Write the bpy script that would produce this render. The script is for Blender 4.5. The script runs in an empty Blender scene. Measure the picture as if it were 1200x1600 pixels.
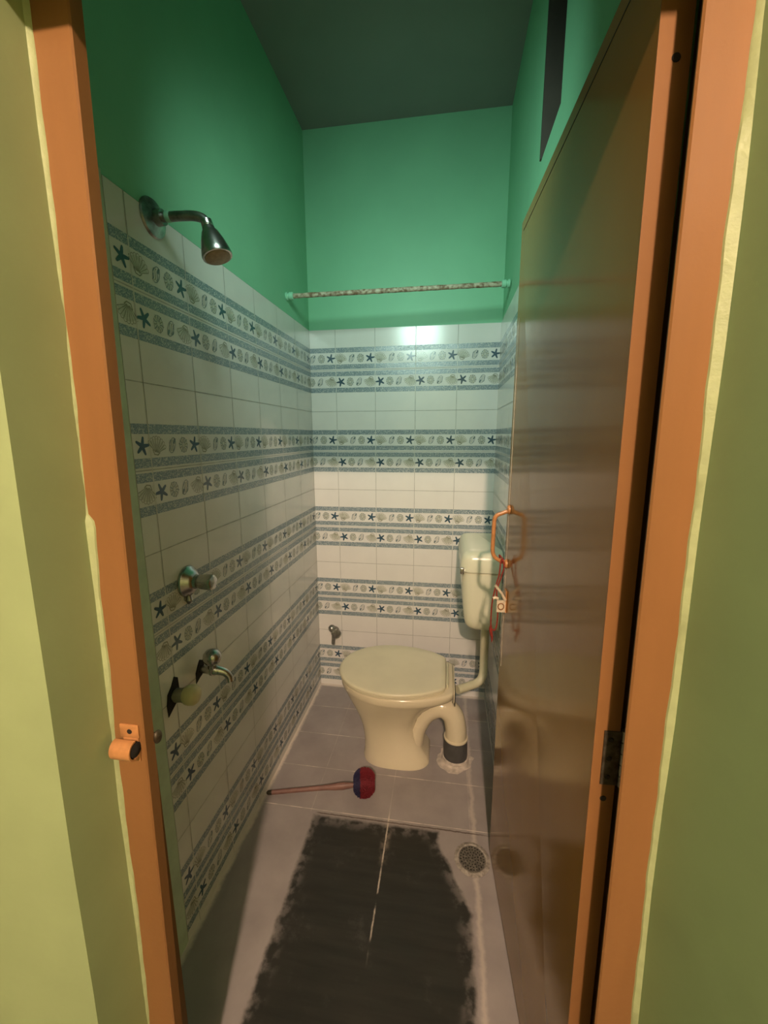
import bpy, math, random
from mathutils import Vector, Matrix
random.seed(7)
SC = bpy.context.scene
COL = SC.collection
PI = math.pi

# ------------------------------------------------------------------ camera, lights, exposure
CAM = Vector((0.6952, -2.0933, 1.4172))
FPX, YAW, PITCH, ROLL = 642.0, -0.1523, 0.1839, -0.0032
fwd = Vector((math.sin(YAW)*math.cos(PITCH), math.cos(YAW)*math.cos(PITCH), -math.sin(PITCH)))
rgt = Vector((math.cos(YAW), -math.sin(YAW), 0)); up = rgt.cross(fwd)
c_, s_ = math.cos(ROLL), math.sin(ROLL)
rgt, up = c_*rgt + s_*up, -s_*rgt + c_*up
cd = bpy.data.cameras.new('camera'); cam = bpy.data.objects.new('camera', cd); COL.objects.link(cam)
M = Matrix((rgt, up, -fwd)).transposed().to_4x4(); M.translation = CAM
cam.matrix_world = M
cd.sensor_fit = 'VERTICAL'; cd.sensor_height = 32.0; cd.lens = FPX/1600*32.0
cd.clip_start = 0.01
SC.camera = cam

WARM_POS = Vector((0.82, -3.70, 2.68))      # bare bulb of the hallway, behind the viewer
WARM_W, WARM_COL = 385.0, (1.0, 0.70, 0.51)
COOL_POS = Vector((0.45, -1.435, 2.24))     # small lamp over the door, inside
COOL_W, COOL_COL = 4.2, (0.72, 1.0, 0.88)
EXPO = 0.0

vs = SC.view_settings
vs.view_transform = 'Standard'; vs.look = 'None'; vs.gamma = 1.0; vs.exposure = EXPO; vs.use_curve_mapping = False
w = bpy.data.worlds.new('world'); SC.world = w; w.use_nodes = True
w.node_tree.nodes['Background'].inputs[0].default_value = (0.02, 0.02, 0.02, 1)
w.node_tree.nodes['Background'].inputs[1].default_value = 0.0

# ------------------------------------------------------------------ materials
def nt_new(name):
    m = bpy.data.materials.new(name); m.use_nodes = True
    n = m.node_tree; n.nodes.clear()
    out = n.nodes.new('ShaderNodeOutputMaterial'); b = n.nodes.new('ShaderNodeBsdfPrincipled')
    n.links.new(b.outputs[0], out.inputs[0])
    return m, n, b
def c4(c): return (c[0], c[1], c[2], 1)
def coords(n):
    g = n.nodes.new('ShaderNodeNewGeometry'); return g.outputs['Position']
def noise(n, scale, detail=4, vec=None, rough=0.55, stretch=None):
    t = n.nodes.new('ShaderNodeTexNoise'); t.inputs['Scale'].default_value = scale
    t.inputs['Detail'].default_value = detail; t.inputs['Roughness'].default_value = rough
    v = vec if vec is not None else coords(n)
    if stretch:
        mp = n.nodes.new('ShaderNodeMapping'); mp.inputs['Scale'].default_value = stretch
        n.links.new(v, mp.inputs[0]); v = mp.outputs[0]
    n.links.new(v, t.inputs['Vector']); return t.outputs[0]
def ramp(n, fac, stops):
    r = n.nodes.new('ShaderNodeValToRGB'); e = r.color_ramp.elements
    while len(e) < len(stops): e.new(0.5)
    for k, (p, c) in enumerate(stops): e[k].position = p; e[k].color = c4(c) if len(c) == 3 else c
    n.links.new(fac, r.inputs[0]); return r.outputs[0]
def mixc(n, fac, a, b):
    m = n.nodes.new('ShaderNodeMix'); m.data_type = 'RGBA'
    if isinstance(fac, float): m.inputs[0].default_value = fac
    else: n.links.new(fac, m.inputs[0])
    for s, v in ((6, a), (7, b)):
        if isinstance(v, tuple): m.inputs[s].default_value = c4(v)
        else: n.links.new(v, m.inputs[s])
    return m.outputs[2]
def mth(n, op, a, b=None, c=None):
    m = n.nodes.new('ShaderNodeMath'); m.operation = op
    for k, v in enumerate((a, b, c)):
        if v is None: continue
        if isinstance(v, (int, float)): m.inputs[k].default_value = v
        else: n.links.new(v, m.inputs[k])
    return m.outputs[0]
def sstep(n, v, lo, hi):
    m = n.nodes.new('ShaderNodeMapRange'); m.interpolation_type = 'SMOOTHSTEP'
    n.links.new(v, m.inputs[0]); m.inputs[1].default_value = lo; m.inputs[2].default_value = hi
    m.inputs[3].default_value = 0; m.inputs[4].default_value = 1; return m.outputs[0]
def bump(n, b, h, strength=0.2, dist=0.002):
    bp = n.nodes.new('ShaderNodeBump'); bp.inputs['Strength'].default_value = strength
    bp.inputs['Distance'].default_value = dist; n.links.new(h, bp.inputs['Height'])
    n.links.new(bp.outputs[0], b.inputs['Normal'])
def mat(name, col, rough=0.5, metal=0.0, var=0.0, nscale=20, col2=None, bmp=0.0, bscale=80, spec=0.5, stretch=None, coat=0.0, stops=(0.35, 0.65)):
    m, n, b = nt_new(name)
    b.inputs['Roughness'].default_value = rough; b.inputs['Metallic'].default_value = metal
    b.inputs['Specular IOR Level'].default_value = spec; b.inputs['Coat Weight'].default_value = coat
    if col2 is None: col2 = tuple(x*(1-var) for x in col)
    if var or col2 != col:
        n.links.new(ramp(n, noise(n, nscale, stretch=stretch), [(stops[0], col2), (stops[1], col)]), b.inputs['Base Color'])
    else: b.inputs['Base Color'].default_value = c4(col)
    if bmp: bump(n, b, noise(n, bscale), bmp)
    return m

MT = {}
MT['mint'] = mat('mint_wall_paint', (0.22, 0.56, 0.335), 0.55, var=0.08, nscale=3, bmp=0.15, bscale=60)
MT['sage'] = mat('sage_plaster_strip', (0.52, 0.62, 0.46), 0.6, var=0.15, nscale=20)
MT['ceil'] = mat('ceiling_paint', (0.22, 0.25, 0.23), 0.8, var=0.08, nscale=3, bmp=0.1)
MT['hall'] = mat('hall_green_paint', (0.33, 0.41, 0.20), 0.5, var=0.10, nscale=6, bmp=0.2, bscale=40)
MT['hall2'] = mat('hall_paint_green_lit', (0.24, 0.35, 0.165), 0.5, var=0.10, nscale=6, bmp=0.2, bscale=40)  # hall paint with the greener light of the right reveal put into its colour
MT['lip'] = mat('plaster_edge_paint', (0.38, 0.44, 0.22), 0.5, var=0.12, nscale=60, bmp=0.4, bscale=120)
MT['orange'] = mat('orange_gloss_paint', (0.245, 0.115, 0.040), 0.38, spec=0.3, var=0.12, nscale=5, stretch=(3, 3, 0.4), bmp=0.12, bscale=90)
MT['orange2'] = mat('orange_painted_metal', (0.52, 0.24, 0.09), 0.3, var=0.25, nscale=60)
MT['white_tile'] = mat('white_wall_tile', (0.70, 0.685, 0.65), 0.18, spec=0.36, var=0.04, nscale=9, bmp=0.03, bscale=9)
def band_mat():
    m, n, b = nt_new('blue_speckled_tile_band')
    v = n.nodes.new('ShaderNodeTexVoronoi'); v.inputs['Scale'].default_value = 330; n.links.new(coords(n), v.inputs['Vector'])
    c = ramp(n, v.outputs['Distance'], [(0.12, (0.105, 0.155, 0.195)), (0.5, (0.205, 0.265, 0.295)), (0.85, (0.50, 0.52, 0.50))])
    n.links.new(c, b.inputs['Base Color']); b.inputs['Roughness'].default_value = 0.2
    bump(n, b, v.outputs['Distance'], 0.35, 0.001); return m
MT['band'] = band_mat()
MT['grout'] = mat('tile_grout', (0.42, 0.42, 0.38), 0.7, var=0.3, nscale=30)
MT['thin'] = mat('pale_grout_on_band', (0.62, 0.62, 0.57), 0.6, var=0.2, nscale=30)
MT['star'] = mat('dark_blue_starfish_glaze', (0.050, 0.10, 0.14), 0.2, var=0.3, nscale=120)
MT['shell'] = mat('olive_shell_glaze', (0.30, 0.30, 0.22), 0.2, var=0.35, nscale=90)
MT['shellfill'] = mat('pale_shell_fill', (0.60, 0.595, 0.52), 0.2, var=0.2, nscale=90)
MT['bluegrey'] = mat('bluegrey_shell_glaze', (0.20, 0.25, 0.26), 0.2, var=0.35, nscale=90)
MT['chrome'] = mat('worn_chrome', (0.60, 0.60, 0.57), 0.27, 1.0, var=0.35, nscale=30)
MT['dullchrome'] = mat('tarnished_chrome', (0.42, 0.42, 0.39), 0.36, 1.0, var=0.5, nscale=45)
MT['black'] = mat('black_rubber', (0.012, 0.012, 0.012), 0.6, var=0.2)
MT['hole'] = mat('dark_hole', (0.012, 0.009, 0.006), 0.9, var=0.2)
MT['ceramic'] = mat('ivory_ceramic', (0.68, 0.61, 0.44), 0.16, var=0.05, nscale=5, spec=0.5)
MT['lidplastic'] = mat('ivory_plastic_lid', (0.68, 0.64, 0.46), 0.30, var=0.07, nscale=7, bmp=0.05, bscale=30)
MT['cistern'] = mat('pale_plastic_cistern', (0.74, 0.74, 0.56), 0.22, var=0.04, nscale=5)
MT['pipe'] = mat('ivory_pvc_pipe', (0.62, 0.60, 0.42), 0.35, var=0.08, nscale=12)
MT['collar'] = mat('dark_grey_collar', (0.075, 0.075, 0.075), 0.5, var=0.3, nscale=30)
MT['cement'] = mat('white_cement_patch', (0.62, 0.55, 0.48), 0.8, var=0.35, nscale=40, bmp=0.6, bscale=70)
MT['rust'] = mat('flaking_rusty_rod', (0.46, 0.43, 0.31), 0.6, col2=(0.17, 0.11, 0.06), nscale=75, stops=(0.38, 0.60), bmp=0.4, bscale=150)
MT['mintpart'] = mat('mint_painted_plastic', (0.30, 0.66, 0.45), 0.4, var=0.1)
MT['ventdark'] = mat('dark_vent_frame', (0.06, 0.052, 0.04), 0.7, var=0.3, nscale=8)
MT['redcord'] = mat('dark_red_cord', (0.30, 0.030, 0.015), 0.7, var=0.4, nscale=300, bmp=0.5, bscale=400)
MT['handle'] = mat('pinkish_brown_plastic_handle', (0.22, 0.115, 0.095), 0.5, var=0.3, nscale=25)
MT['handletip'] = mat('dark_handle_tip', (0.035, 0.030, 0.015), 0.5, var=0.3)
MT['redbr'] = mat('red_bristles', (0.19, 0.007, 0.016), 0.8, var=0.3, nscale=200)
MT['bluebr'] = mat('navy_bristles', (0.020, 0.018, 0.065), 0.8, var=0.3, nscale=200)
MT['cream'] = mat('cream_tap_knob', (0.66, 0.58, 0.34), 0.4, var=0.1)
MT['tapgrey'] = mat('greyish_plastic_tap', (0.34, 0.30, 0.24), 0.5, var=0.2)
MT['rustmetal'] = mat('dark_rusty_hinge', (0.12, 0.11, 0.075), 0.55, 0.6, col2=(0.05, 0.035, 0.02), nscale=90)
MT['hallfloor'] = mat('hall_floor', (0.16, 0.14, 0.11), 0.5, var=0.1)
MT['hallceil'] = mat('hall_ceiling_paint', (0.25, 0.25, 0.22), 0.8, var=0.05)
MT['lampbody'] = mat('white_lamp_body', (0.8, 0.8, 0.8), 0.4, var=0.03)
MT['paleplate'] = mat('pale_worn_metal', (0.72, 0.62, 0.45), 0.4, var=0.3, nscale=90)

def leaf_mat():
    m, n, b = nt_new('brown_varnished_door')
    f = noise(n, 2.0, 4, stretch=(1, 1, 0.7))
    n.links.new(ramp(n, f, [(0.3, (0.27, 0.135, 0.030)), (0.7, (0.33, 0.175, 0.044))]), b.inputs['Base Color'])
    b.inputs['Roughness'].default_value = 0.13
    b.inputs['Specular IOR Level'].default_value = 0.24
    return m
MT['leaf'] = leaf_mat()

def floor_mat():
    m, n, b = nt_new('grey_pink_floor_tile')
    p = coords(n); sx = n.nodes.new('ShaderNodeSeparateXYZ'); n.links.new(p, sx.inputs[0])
    X, Y = sx.outputs[0], sx.outputs[1]
    base = ramp(n, noise(n, 7, 6, stretch=(1, 1, 1)), [(0.3, (0.27, 0.245, 0.24)), (0.7, (0.35, 0.32, 0.31))])
    wob = mth(n, 'MULTIPLY', mth(n, 'SUBTRACT', noise(n, 14, 4), 0.5), 0.022)
    wob2 = mth(n, 'MULTIPLY', mth(n, 'SUBTRACT', noise(n, 60, 4), 0.5), 0.013)
    Xw = mth(n, 'ADD', mth(n, 'ADD', X, wob), wob2)
    Yw = mth(n, 'ADD', Y, mth(n, 'MULTIPLY', wob2, 0.5))
    def line(v, v0, per, wd):       # 1 on a grout line
        q = mth(n, 'PINGPONG', mth(n, 'ADD', mth(n, 'SUBTRACT', v, v0), 10*per), per/2)
        return mth(n, 'SUBTRACT', 1.0, sstep(n, q, wd*0.4, wd))
    gx = mth(n, 'MULTIPLY', line(X, 0.21, 0.30, 0.0022), 0.22); gy = line(Y, 0.0, 0.20, 0.0020)
    brk = sstep(n, noise(n, 16, 4), 0.38, 0.60)
    far = sstep(n, Y, -0.815, -0.805)
    g = mth(n, 'MULTIPLY', mth(n, 'MULTIPLY', mth(n, 'MAXIMUM', gx, gy), far), mth(n, 'ADD', 0.25, mth(n, 'MULTIPLY', brk, 0.6)))
    # limescale along the walls
    edge = mth(n, 'MAXIMUM', mth(n, 'SUBTRACT', 1.0, sstep(n, Xw, 0.004, 0.020)), sstep(n, Yw, -0.030, -0.014))
    g = mth(n, 'MAXIMUM', g, mth(n, 'MULTIPLY', edge, 0.75))
    col = mixc(n, g, base, (0.74, 0.66, 0.58))
    # pale scale ridge x=0.82
    rd = mth(n, 'SUBTRACT', 1.0, sstep(n, mth(n, 'ABSOLUTE', mth(n, 'SUBTRACT', Xw, 0.822)), 0.0, 0.014))
    col = mixc(n, mth(n, 'MULTIPLY', rd, 0.45), col, (0.66, 0.58, 0.52))
    # the soiled area, its dirt darkened further in place of the viewer's shadow: x 0.225..edge(y), y < -0.815
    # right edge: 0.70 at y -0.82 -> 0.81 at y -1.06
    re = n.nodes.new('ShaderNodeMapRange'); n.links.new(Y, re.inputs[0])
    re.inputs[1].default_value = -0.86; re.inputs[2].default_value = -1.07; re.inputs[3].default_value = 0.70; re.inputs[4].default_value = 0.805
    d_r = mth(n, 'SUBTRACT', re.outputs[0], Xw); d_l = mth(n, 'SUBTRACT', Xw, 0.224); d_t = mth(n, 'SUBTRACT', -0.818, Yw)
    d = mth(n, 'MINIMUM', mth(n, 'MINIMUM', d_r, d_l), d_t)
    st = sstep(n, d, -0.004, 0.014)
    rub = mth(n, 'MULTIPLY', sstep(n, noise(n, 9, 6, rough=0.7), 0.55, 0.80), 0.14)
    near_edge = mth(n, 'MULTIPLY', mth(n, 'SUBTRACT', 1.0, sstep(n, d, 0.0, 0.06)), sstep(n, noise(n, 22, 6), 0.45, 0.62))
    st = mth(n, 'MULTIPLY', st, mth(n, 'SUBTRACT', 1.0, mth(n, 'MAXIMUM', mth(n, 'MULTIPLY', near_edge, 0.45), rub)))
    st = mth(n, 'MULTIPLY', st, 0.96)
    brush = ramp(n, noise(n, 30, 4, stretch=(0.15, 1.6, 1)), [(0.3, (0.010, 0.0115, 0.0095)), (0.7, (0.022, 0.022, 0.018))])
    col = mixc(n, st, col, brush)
    # white joint up the middle, rubbed off in places, wider at its ends
    wl = mth(n, 'ABSOLUTE', mth(n, 'SUBTRACT', mth(n, 'ADD', X, mth(n, 'MULTIPLY', wob2, 0.25)), 0.511))
    jl = mth(n, 'MULTIPLY', mth(n, 'SUBTRACT', 1.0, sstep(n, wl, 0.0010, 0.0035)), sstep(n, noise(n, 11, 5), 0.40, 0.56))
    jl = mth(n, 'MULTIPLY', jl, mth(n, 'SUBTRACT', 1.0, sstep(n, Y, -0.80, -0.76)))
    jl = mth(n, 'MULTIPLY', jl, mth(n, 'SUBTRACT', 1.0, sstep(n, mth(n, 'MULTIPLY', Y, -1.0), 1.12, 1.25)))
    col = mixc(n, mth(n, 'MULTIPLY', jl, 0.8), col, (0.62, 0.55, 0.47))
    wd2 = mth(n, 'MULTIPLY', mth(n, 'SUBTRACT', 1.0, sstep(n, wl, 0.004, 0.022)), sstep(n, noise(n, 35, 5), 0.42, 0.62))
    wd2 = mth(n, 'MULTIPLY', wd2, sstep(n, Y, -1.02, -0.86))
    wd2 = mth(n, 'MULTIPLY', wd2, mth(n, 'SUBTRACT', 1.0, sstep(n, Y, -0.812, -0.80)))
    col = mixc(n, mth(n, 'MULTIPLY', wd2, 0.35), col, (0.45, 0.38, 0.31))
    # painted shadow line of the small step along the upper edge of the soiled area
    step_shade = mth(n, 'SUBTRACT', 1.0, sstep(n, mth(n, 'ABSOLUTE', mth(n, 'SUBTRACT', Yw, -0.812)), 0.001, 0.004))
    step_shade = mth(n, 'MULTIPLY', mth(n, 'MULTIPLY', step_shade, sstep(n, X, 0.225, 0.25)), sstep(n, mth(n, 'MULTIPLY', X, -1.0), -0.92, -0.80))
    col = mixc(n, mth(n, 'MULTIPLY', step_shade, 0.8), col, (0.07, 0.045, 0.03))
    n.links.new(col, b.inputs['Base Color'])
    rr = ramp(n, noise(n, 20, 4), [(0.3, (0.32,)*3), (0.7, (0.5,)*3)])
    n.links.new(rr, b.inputs['Roughness']); b.inputs['Specular IOR Level'].default_value = 0.28
    bump(n, b, noise(n, 90, 4), 0.12)
    return m
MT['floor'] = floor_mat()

def emis(name, col, s):
    m = bpy.data.materials.new(name); m.use_nodes = True; n = m.node_tree; n.nodes.clear()
    o = n.nodes.new('ShaderNodeOutputMaterial'); e = n.nodes.new('ShaderNodeEmission')
    e.inputs[0].default_value = c4(col); e.inputs[1].default_value = s; n.links.new(e.outputs[0], o.inputs[0]); return m

# ------------------------------------------------------------------ mesh builder
class MB:
    def __init__(s): s.v = []; s.f = []; s.mi = []; s.mats = []
    def m(s, k):
        k = MT[k] if isinstance(k, str) else k
        if k not in s.mats: s.mats.append(k)
        return s.mats.index(k)
    def add(s, vs_, fs, k):
        o = len(s.v); s.v += [tuple(x) for x in vs_]; i = s.m(k)
        for f in fs: s.f.append([o+a for a in f]); s.mi.append(i)
    def box(s, lo, hi, k, bev=0.0):
        x0, y0, z0 = lo; x1, y1, z1 = hi
        if bev <= 0:
            V = [(x0,y0,z0),(x1,y0,z0),(x1,y1,z0),(x0,y1,z0),(x0,y0,z1),(x1,y0,z1),(x1,y1,z1),(x0,y1,z1)]
            s.add(V, [(0,3,2,1),(4,5,6,7),(0,1,5,4),(1,2,6,5),(2,3,7,6),(3,0,4,7)], k)
        else:
            b = min(bev, (x1-x0)/2.01, (y1-y0)/2.01, (z1-z0)/2.01)
            rings = []
            for z, i in ((z0, b), (z0+b*0.3, b*0.3), (z0+b, 0), (z1-b, 0), (z1-b*0.3, b*0.3), (z1, b)):
                r = []
                for (cx, cy, a0) in ((x1-b, y1-b, 0), (x0+b, y1-b, PI/2), (x0+b, y0+b, PI), (x1-b, y0+b, 3*PI/2)):
                    for t in range(4):
                        a = a0 + t*PI/6
                        rr = b - i if i < b else 0.0
                        rr = b - i
                        r.append((cx + rr*math.cos(a), cy + rr*math.sin(a), z))
                rings.append(r)
            s.loft(rings, k)
    def loft(s, rings, k, cap0=True, cap1=True, closed=True):
        n_ = len(rings[0]); V = [p for r in rings for p in r]; F = []
        for i in range(len(rings)-1):
            for j in range(n_ if closed else n_-1):
                a = i*n_+j; b = i*n_+(j+1) % n_
                F.append((a, b, b+n_, a+n_))
        if cap0: F.append(tuple(reversed(range(n_))))
        if cap1: F.append(tuple(range((len(rings)-1)*n_, len(rings)*n_)))
        s.add(V, F, k)
    def tube(s, pts, r, k, seg=16, cap=True, ell=1.0):
        P = [Vector(p) for p in pts]; R = r if isinstance(r, (list, tuple)) else [r]*len(P)
        rings = []; n0 = None
        for i, p in enumerate(P):
            t = (P[min(i+1, len(P)-1)] - P[max(i-1, 0)])
            if t.length < 1e-9: t = Vector((0, 0, 1))
            t.normalize()
            if n0 is None:
                n0 = t.orthogonal().normalized()
                if abs(t.z) < 0.9: n0 = (Vector((0, 0, 1)) - t*t.z).normalized()
            n0 = (n0 - t*n0.dot(t)).normalized(); b0 = t.cross(n0)
            rings.append([p + n0*R[i]*math.cos(2*PI*j/seg) + b0*R[i]*ell*math.sin(2*PI*j/seg) for j in range(seg)])
        s.loft(rings, k, cap, cap)
    def lathe(s, base, axis, prof, k, seg=28):
        """prof: (distance along axis, radius)"""
        A = Vector(axis).normalized(); B = Vector(base)
        s.tube_raw([B + A*d for d, r in prof], A, [max(r, 1e-5) for d, r in prof], k, seg)
    def tube_raw(s, P, A, R, k, seg):
        n0 = A.orthogonal().normalized(); b0 = A.cross(n0)
        s.loft([[p + n0*r*math.cos(2*PI*j/seg) + b0*r*math.sin(2*PI*j/seg) for j in range(seg)] for p, r in zip(P, R)], k)
    def ball(s, c, r, k, seg=20, rings=12):
        rx, ry, rz = r if isinstance(r, tuple) else (r, r, r)
        L = []
        for i in range(rings+1):
            a = -PI/2 + PI*i/rings; cr = max(math.cos(a), 1e-4)
            L.append([(c[0]+rx*cr*math.cos(2*PI*j/seg), c[1]+ry*cr*math.sin(2*PI*j/seg), c[2]+rz*math.sin(a)) for j in range(seg)])
        s.loft(L, k)
    def build(s, name, parent=None, smooth=40, origin=None):
        o_ = Vector(origin) if origin is not None else Vector((0, 0, 0))
        if parent is not None and origin is None:
            o_ = parent.location.copy(); q = parent.parent
            while q is not None: o_ = o_ + q.location; q = q.parent
        me = bpy.data.meshes.new(name)
        me.from_pydata([tuple(Vector(v)-o_) for v in s.v], [], s.f)
        for m_ in s.mats: me.materials.append(m_)
        me.polygons.foreach_set('material_index', s.mi); me.update()
        if smooth:
            me.shade_smooth(); me.set_sharp_from_angle(angle=math.radians(smooth))
        o = bpy.data.objects.new(name, me); COL.objects.link(o)
        if parent is not None: o.parent = parent
        else: o.location = o_
        return o
def thing(name, label, cat, loc, group=None):
    o = bpy.data.objects.new(name, None); COL.objects.link(o); o.location = loc; o.empty_display_size = 0.05
    o['label'] = label; o['category'] = cat
    if group: o['group'] = group
    return o
def tag(o, label, cat, group=None):
    o['label'] = label; o['category'] = cat
    if group: o['group'] = group
    return o
def struct(o, label=None):
    o['kind'] = 'structure'
    if label: o['label'] = label
    return o
def arc(p0, p1, p2, n=10):
    a, b, c = map(Vector, (p0, p1, p2)); return [(1-t)**2*a + 2*t*(1-t)*b + t*t*c for t in [i/n for i in range(n+1)]]
def spline(pts, n=6):
    P = [Vector(p) for p in pts]; P = [2*P[0]-P[1]] + P + [2*P[-1]-P[-2]]; out = []
    for i in range(1, len(P)-2):
        for k in range(n):
            t = k/n; a, b, c, d = P[i-1:i+3]
            out.append(0.5*((2*b) + (c-a)*t + (2*a-5*b+4*c-d)*t*t + (3*b-a-3*c+d)*t**3))
    out.append(P[-2]); return out

# ------------------------------------------------------------------ room dimensions
RW, ZT, ZR0, ZC = 0.927, 1.931, 1.7386, 2.80
YI, YF0 = -1.50, -1.690        # inner and outer face of the door wall
YJ = -1.60                     # outer face of the door frame
XL, XR = 0.249, 0.921          # clear opening
TILE = 0.2

# ------------------------------------------------------------------ wall tiles with their printed borders
def poly_ribbon(pts, wd):
    """flat 2D ribbon quads along pts"""
    V = []; F = []
    for i, p in enumerate(pts):
        a = pts[max(i-1, 0)]; b = pts[min(i+1, len(pts)-1)]
        dx, dy = b[0]-a[0], b[1]-a[1]; L = math.hypot(dx, dy) or 1
        nx, ny = -dy/L*wd/2, dx/L*wd/2
        V += [(p[0]+nx, p[1]+ny), (p[0]-nx, p[1]-ny)]
        if i: k = 2*i; F.append((k-2, k-1, k+1, k))
    return V, F
def motif_star():
    out = []; pts = []
    for k in range(5):
        a = math.radians(78+72*k)
        for da, r in ((-36, .0078), (-17, .0140), (-8, .0212), (0, .0232), (8, .0212), (17, .0140)):
            pts.append((r*math.cos(a+math.radians(da)), r*math.sin(a+math.radians(da))))
    V = [(0, 0)] + pts; F = [(0, 1+i, 1+(i+1) % len(pts)) for i in range(len(pts))]
    out.append(('star', V, F)); return out
def motif_fan():
    out = []; bx, by = -.010, -.018
    rib = []
    tips = []
    for k in range(9):
        a = math.radians(18 + 118*k/8); r = .040*(1-.10*abs(k-4)/4)
        tips.append((a, r))
        rib.append([(bx+.004*math.cos(a), by+.004*math.sin(a)), (bx+r*math.cos(a), by+r*math.sin(a))])
    V = [(bx, by)] + [(bx+r*.93*math.cos(a), by+r*.93*math.sin(a)) for a, r in tips]
    out.append(('shellfill', V, [(0, i, i+1) for i in range(1, 9)]))
    for rb in rib:
        V, F = poly_ribbon(rb, .0017); out.append(('shell', V, F))
    sc = []
    for (a0, r0), (a1, r1) in zip(tips, tips[1:]):
        for t in (0, .25, .5, .75):
            a = a0+(a1-a0)*t; r = (r0+(r1-r0)*t)*(.97 + .09*math.sin(PI*t)); sc.append((bx+r*math.cos(a), by+r*math.sin(a)))
    V, F = poly_ribbon(sc, .0014); out.append(('shell', V, F))
    V, F = poly_ribbon([(bx-.012, by+.010), (bx-.008, by-.002), (bx+.004, by-.004), (bx+.012, by+.002)], .003); out.append(('shell', V, F))
    return out
def motif_spiral():
    out = []
    el = [(.0115*math.cos(t)*1.0 + .006*math.sin(t), .019*math.sin(t)) for t in [2*PI*i/18 for i in range(19)]]
    V, F = poly_ribbon(el, .0018); out.append(('bluegrey', V, F))
    for q in (-.5, 0, .5):
        l = [(q*.014-.003+.005*s_-.003*math.sin(3*s_), s_*.014) for s_ in [-1+.25*i for i in range(9)]]
        V, F = poly_ribbon(l, .0022); out.append(('bluegrey' if q else 'shell', V, F))
    l = [(.006+.006*s_, .004+.013*s_) for s_ in (0, .5, 1)]
    V, F = poly_ribbon(l, .006); out.append(('bluegrey', V, F)); return out
def motif_round():
    out = []; V = [(0, 0)] + [(.0165*math.cos(2*PI*i/16), .0195*math.sin(2*PI*i/16)) for i in range(16)]
    out.append(('shellfill', V, [(0, 1+i, 1+(i+1) % 16) for i in range(16)]))
    for i in range(11):
        a = 2*PI*i/11; r0, r1 = .005, (.0195 if i % 2 else .0175)
        V, F = poly_ribbon([(r0*math.cos(a), r0*1.15*math.sin(a)), (.012*math.cos(a+.22), .013*math.sin(a+.22)), (r1*math.cos(a+.1), r1*1.12*math.sin(a+.1))], .0022)
        out.append(('bluegrey' if i % 3 else 'shell', V, F))
    V, F = poly_ribbon([(.0165*math.cos(2*PI*i/16), .0195*math.sin(2*PI*i/16)) for i in range(17)], .0014); out.append(('bluegrey', V, F))
    return out
MOT = {'star': motif_star(), 'fan': motif_fan(), 'spiral': motif_spiral(), 'round': motif_round()}

def tiled(mb, P, u0, u1, g0):
    """P(u, z, n) maps to space (n = height off the tile); u runs left to right as seen from the room"""
    def quad(ua, ub, za, zb, n_, k):
        ua, ub = max(ua, u0), min(ub, u1); za, zb = max(za, 0), min(zb, ZT)
        if ub-ua < 1e-5 or zb-za < 1e-5: return
        mb.add([P(ua, za, n_), P(ub, za, n_), P(ub, zb, n_), P(ua, zb, n_)], [(0, 1, 2, 3)], k)
    quad(u0, u1, 0, ZT, 0, 'white_tile')
    mb.add([P(u0, ZT, -.006), P(u1, ZT, -.006), P(u1, ZT, 0), P(u0, ZT, 0)], [(0, 1, 2, 3)], 'grout')
    for uu in (u0, u1): mb.add([P(uu, 0, -.006), P(uu, 0, 0), P(uu, ZT, 0), P(uu, ZT, -.006)], [(0, 1, 2, 3)], 'white_tile')
    cols = []; g = g0
    while g > u0: g -= TILE
    while g < u1: cols.append(g); g += TILE
    for k in range(9):
        z = ZR0 - TILE*k
        if k % 2 == 0:
            for s_ in (1, -1):
                for a, b in ((.006, .028), (.084, .107)):
                    quad(u0, u1, min(z+s_*a, z+s_*b), max(z+s_*a, z+s_*b), .0003, 'band')
            quad(u0, u1, z-.0012, z+.0012, .0005, 'grout')
        else: quad(u0, u1, z-.0012, z+.0012, .0005, 'grout')
    for g in cols:
        if u0 < g < u1:
            quad(g-.0012, g+.0012, 0, ZT, .0005, 'grout')
            for k in range(0, 9, 2):
                z = ZR0 - TILE*k
                quad(g-.0016, g+.0016, z-.107, z+.107, .0006, 'thin')
        for k in range(0, 9, 2):
            z = ZR0 - TILE*k
            for s_ in (1, -1):
                for nm, off in (('fan', .031), ('spiral', .082), ('round', .127), ('star', .175)):
                    cu = g+off if s_ > 0 else g+TILE-off
                    cz = z + s_*.056
                    if cu < u0-.02 or cu > u1+.02: continue
                    for q, (kk, V, F) in enumerate(MOT[nm]):
                        n_ = .0003 + (0.0002 if kk != 'shellfill' else 0) + (0.0001 if q % 2 else 0)
                        W = [P(min(max(cu+s_*x, u0), u1), cz+s_*y, n_) for x, y in V]
                        mb.add(W, F, kk)

TH = .006
# back wall
mb = MB(); mb.box((-.15, TH, 0), (RW+.15, TH+.12, ZC), 'mint')
tiled(mb, lambda u, z, n_: (u, -n_, z), 0, RW, .132)
struct(mb.build('wall_back', smooth=0))
# left wall (plane x = 0)
mb = MB(); mb.box((-.12, YI, 0), (-TH, TH, ZC), 'mint')
mb.box((-TH, YI, 0), (0, -1.262, 1.94), 'sage')
mb.box((-TH, YI, 1.94), (-.001, -1.262, ZC), 'mint')
mb.box((-TH, -1.262, ZT+.002), (-.002, TH, ZC), 'mint')
tiled(mb, lambda u, z, n_: (n_, u, z), -1.26, 0, -.206)
struct(mb.build('wall_left', smooth=0))
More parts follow.
